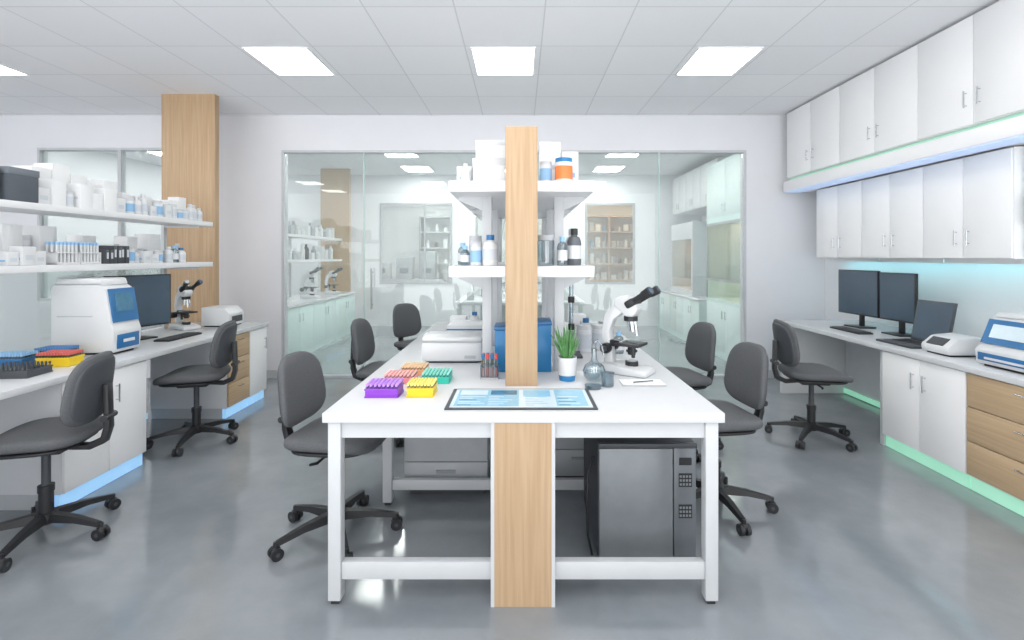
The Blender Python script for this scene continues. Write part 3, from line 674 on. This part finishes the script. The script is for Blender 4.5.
B().tube([(.365,2.5,.5),(.335,2.47,.42),(.33,2.46,.3),(.335,2.47,.12),(.36,2.5,.008)],.006,BLK,seg=8).build('power_cable',label='black power cable beside the under-table unit',cat='cable')
def pedestal(x0,x1,y0,y1,label,m):
    t=thing('under_table_cabinet',label,'cabinet',((x0+x1)/2,(y0+y1)/2,0)); o=tuple(t.location)
    B(o).box(x0,x1,y0+.02,y1,.04,.68,m).box(x0+.03,x1-.03,y0+.05,y1-.03,0,.04,DK).build('body',t)
    for z0,z1 in((.05,.22),(.225,.67)):
        d=B(o).box(x0+.003,x1-.003,y0,y0+.018,z0,z1,m,bev=.003).build('drawer',t)
        B(o).box((x0+x1)/2-.06,(x0+x1)/2+.06,y0-.015,y0,z1-.06,z1-.045,STEEL).build('handle',d)
pedestal(-.72,-.2,3.1,3.65,'mid grey two-drawer pedestal cabinet under the table',GREY)
pedestal(-.72,-.2,3.75,4.4,'mid grey two-drawer pedestal cabinet under the table',GREY2)
pedestal(.2,.6,3.3,3.8,'light grey two-drawer pedestal cabinet under the table',GREY)
# ---------------------------------------------------------------- back room
def bench2(X,s,y0,y1,m,label,wl):
    dpt=.8; xb=X-s*dpt
    n=3; w=(y1-y0)/n
    for i in range(n):
        a=y0+i*w;c=a+w-.004
        t=thing('base_cabinet',label,'cabinet',((X+xb)/2,(a+c)/2,0),group='cabinets in the adjoining lab')
        B(tuple(t.location)).box(min(X-s*.02,xb),max(X-s*.02,xb),a,c,0,.758,m).build('body',t)
        front_x(t,X,s,a,c,.1,.752,2,material=m)
    t=B().box(min(X+s*.02,xb),max(X+s*.02,xb),y0,y1,.76,.8,WT); t.build('worktop',label=wl,cat='worktop')
bench2(-3.25,1,6.9,9.85,MINT,'pale mint two-door base cabinet in the adjoining lab','white worktop on mint cabinets in the adjoining lab')
bench2(2.9,-1,8.1,10.5,MINT2,'pale mint base cabinet along the adjoining lab wall','white worktop along the adjoining lab wall')
t=thing('shelf_rack','white open shelf rack over the adjoining lab bench','shelf rack',(-3.7,8.5,.8)); o=tuple(t.location)
for z in(1.43,1.83): B(o).box(-3.9,-3.5,7.0,9.84,z-.03,z+.01,W).build('shelf',t)
for y in(7.1,8.5,9.75): B(o).box(-3.93,-3.9,y-.02,y+.02,.8,2.1,WM).build('upright',t)
def small(x,y,z,k,gp):
    h=random.uniform(.1,.26)
    if k: B().lathe([(0,0),(.045,0),(.045,h*.7),(.02,h*.85),(.02,h),(0,h)],random.choice([WP,WP,GREY,GREY2,DK,LBLUE]),seg=10).build('reagent_bottle',loc=(x,y,z),label='small reagent bottle on an adjoining lab shelf',cat='bottle',group=gp)
    else:
        w=random.uniform(.045,.068); B().box(-w,w,-w,w,0,h,random.choice([WP,WP,GREY,STEEL]),bev=.003).build('carton',loc=(x,y,z),label='small supply box on an adjoining lab shelf',cat='box',group=gp)
for z in(1.441,1.841):
    y=7.1
    while y<9.75:
        small(-3.65,y,z,random.random()<.55,'goods on the adjoining lab shelves'); y+=random.uniform(.145,.18)
microscope((-3.5,8.3,.801),0,1.2,'white microscope on the adjoining lab bench')
microscope((-3.5,9.3,.801),0,1.1,'white microscope on the adjoining lab bench')
B().box(-3.95,-3.38,9.9,9.98,0,CZ,WZ).build('wood_column',label='oak-clad column in the adjoining lab',cat='column')
def hood(y0,y1):
    t=thing('fume_hood','tall mint fume hood with glass sash in the adjoining lab','fume hood',(3.3,(y0+y1)/2,0)); o=tuple(t.location)
    x0,x1=2.95,3.88
    B(o).box(x0,x1,y0,y1,0,.85,MINT).box(x0,x1,y0,y1,2.0,2.9,MINT).box(x0,x1,y0,y0+.05,.85,2.0,MINT).box(x0,x1,y1-.05,y1,.85,2.0,MINT).box(x1-.03,x1,y0+.05,y1-.05,.85,2.0,GREY).build('body',t)
    B(o).box(x0-.01,x0,y0+.05,y1-.05,1.15,1.95,GLC).box(x0-.02,x0+.01,y0+.05,y1-.05,1.13,1.16,STEEL).box(x0-.014,x0+.006,y0+.03,y0+.05,.85,2.0,STEEL).box(x0-.014,x0+.006,y1-.05,y1-.03,.85,2.0,STEEL).box(x0-.014,x0+.006,y0+.03,y1-.03,1.96,2.0,STEEL).build('sash',t)
    front_x(t,x0-.001,-1,y0+.02,y1-.02,.1,.8,2,material=MINT2)
    front_x(t,x0-.001,-1,y0+.02,y1-.02,2.08,2.86,2,material=MINT2,hz=2.2)
    B(o).box(x0+.5,x0+.58,y0+.1,y1-.1,1.985,1.998,PANELW).build('hood_light',t)
hood(6.5,7.9)
t=thing('fume_hood','small bench fume hood with glass sash in the adjoining lab','fume hood',(3.4,9.3,.8)); o=tuple(t.location)
B(o).box(3.0,3.7,8.7,9.9,.801,.9,WM).box(3.0,3.7,8.7,9.9,1.8,2.1,WM).box(3.65,3.7,8.7,9.9,.9,1.8,WM).box(3.0,3.7,8.7,8.75,.9,1.8,WM).box(3.0,3.7,9.85,9.9,.9,1.8,WM).build('body',t)
B(o).box(2.985,2.995,8.75,9.85,1.1,1.8,GLC).build('sash',t)
B(o).box(3.4,3.48,8.8,9.8,1.788,1.799,PANELW).build('hood_light',t)
for k in range(3):
    a=8.1+.8*k
    t=thing('wall_cabinet','white overhead cabinet in the adjoining lab','cabinet',(3.5,a+.4,2.4),group='adjoining lab overhead cabinets')
    B(tuple(t.location)).box(3.22,3.89,a,a+.79,2.36,3.1,W).build('body',t); front_x(t,3.2,-1,a,a+.79,2.365,3.095,2,hz=2.5)
S(B().box(3.9,3.95,6.3,10.7,0,CZ,WALL),'wall_inner_side')
t=thing('lab_table','white island table in the adjoining lab','table',(.015,8.5,0)); o=tuple(t.location)
B(o).box(-.95,.95,7.3,9.7,.78,.83,WT,bev=.004).build('tabletop',t)
for x in(-.92,.86):
    for y in(7.33,9.6): B(o).box(x,x+.06,y,y+.06,0,.78,WM).build('leg',t)
B(o).box(-.6,.6,7.6,9.4,.05,.78,GREY).build('body',t)
for x,y,k in((-.75,7.6,0),(-.8,8.0,1),(-.72,8.5,0),(.7,7.6,0),(.78,8.1,1),(.6,8.4,0),(-.5,7.9,0),(.45,7.8,1),(-.6,8.2,1),(-.85,9.0,0),(.85,8.8,1)):
    small(x,y,.831,k,'goods on the adjoining lab table')
microscope((.75,9.1,.831),math.pi,1,'white microscope on the adjoining lab table')
def farshelf(x0,x1,yc,ms,mz,label,n):
    t=thing('storage_shelf',label,'shelf',((x0+x1)/2,yc,0)); o=tuple(t.location)
    for k in range(n+1):
        x=x0+(x1-x0)*k/n; B(o).box(x-.02,x+.02,yc-.2,yc+.2,0,2.5,ms).build('side_panel',t)
    for z in(.5,.9,1.3,1.7,2.1,2.48): B(o).box(x0,x1,yc-.2,yc+.2,z-.015,z+.015,mz).build('shelf',t)
    B(o).box(x0,x1,yc+.2,yc+.215,0,2.5,GREY if ms is not WZ else WZ).build('back_panel',t)
    for z in(.915,1.315,1.715,2.115):
        for k in range(n):
            for q in(.17,.4,.62,.84): small(x0+(x1-x0)*(k+q)/n,yc-.05,z+.001,random.random()<.45,'supplies in the far room')
farshelf(1.5,2.9,12.5,WZ,WY,'warm oak open shelving with supplies in the far room',2)
farshelf(-2.5,-1.5,12.7,STEEL,WM,'steel open shelving with supplies in the far room',1)
t=thing('steel_counter','low brushed steel counter in the far room','cabinet',(-2.6,11.8,0)); o=tuple(t.location)
B(o).box(-3.6,-1.8,11.8,12.2,0,.95,STEEL,bev=.004).build('body',t)
for k in range(4): B(o).box(-3.58+.44*k,-3.16+.44*k,11.785,11.8,.1,.85,STEEL,bev=.003).build('door',t)
for k,x in enumerate((-3.3,-2.75,-2.2)):
    tt=thing('benchtop_instrument','grey boxy instrument on the steel counter','lab instrument',(x,12.0,.951))
    B().box(-.19,.19,-.14,.14,0,.38+.14*k,(GREY,GREY2,STEEL)[k],bev=.01).build('body',tt); B().box(-.1,.1,-.145,-.141,.14,.26,SCR).build('screen',tt)
# ---------------------------------------------------------------- world + camera
w=bpy.data.worlds.new('World'); sc.world=w; w.use_nodes=True
nt=w.node_tree; bg=nt.nodes['Background']
tc=nt.nodes.new('ShaderNodeTexCoord'); sx=nt.nodes.new('ShaderNodeSeparateXYZ'); mr=nt.nodes.new('ShaderNodeMapRange')
mr.inputs['From Min'].default_value=-.15; mr.inputs['From Max'].default_value=.15; mr.inputs['To Min'].default_value=4.3; mr.inputs['To Max'].default_value=1.95
nt.links.new(tc.outputs['Generated'],sx.inputs[0]); nt.links.new(sx.outputs['Z'],mr.inputs['Value']); nt.links.new(mr.outputs['Result'],bg.inputs[1])
bg.inputs[0].default_value=(.985,.99,1,1)
cd=bpy.data.cameras.new('Camera'); cam=bpy.data.objects.new('Camera',cd); COL.objects.link(cam)
cam.location=(0,0,1.5); cam.rotation_euler=(math.pi/2,0,0)
cd.sensor_width=36; cd.lens=36*500/1024; cd.shift_x=-8/1024; cd.shift_y=-64/1024; cd.clip_start=.05
sc.camera=cam
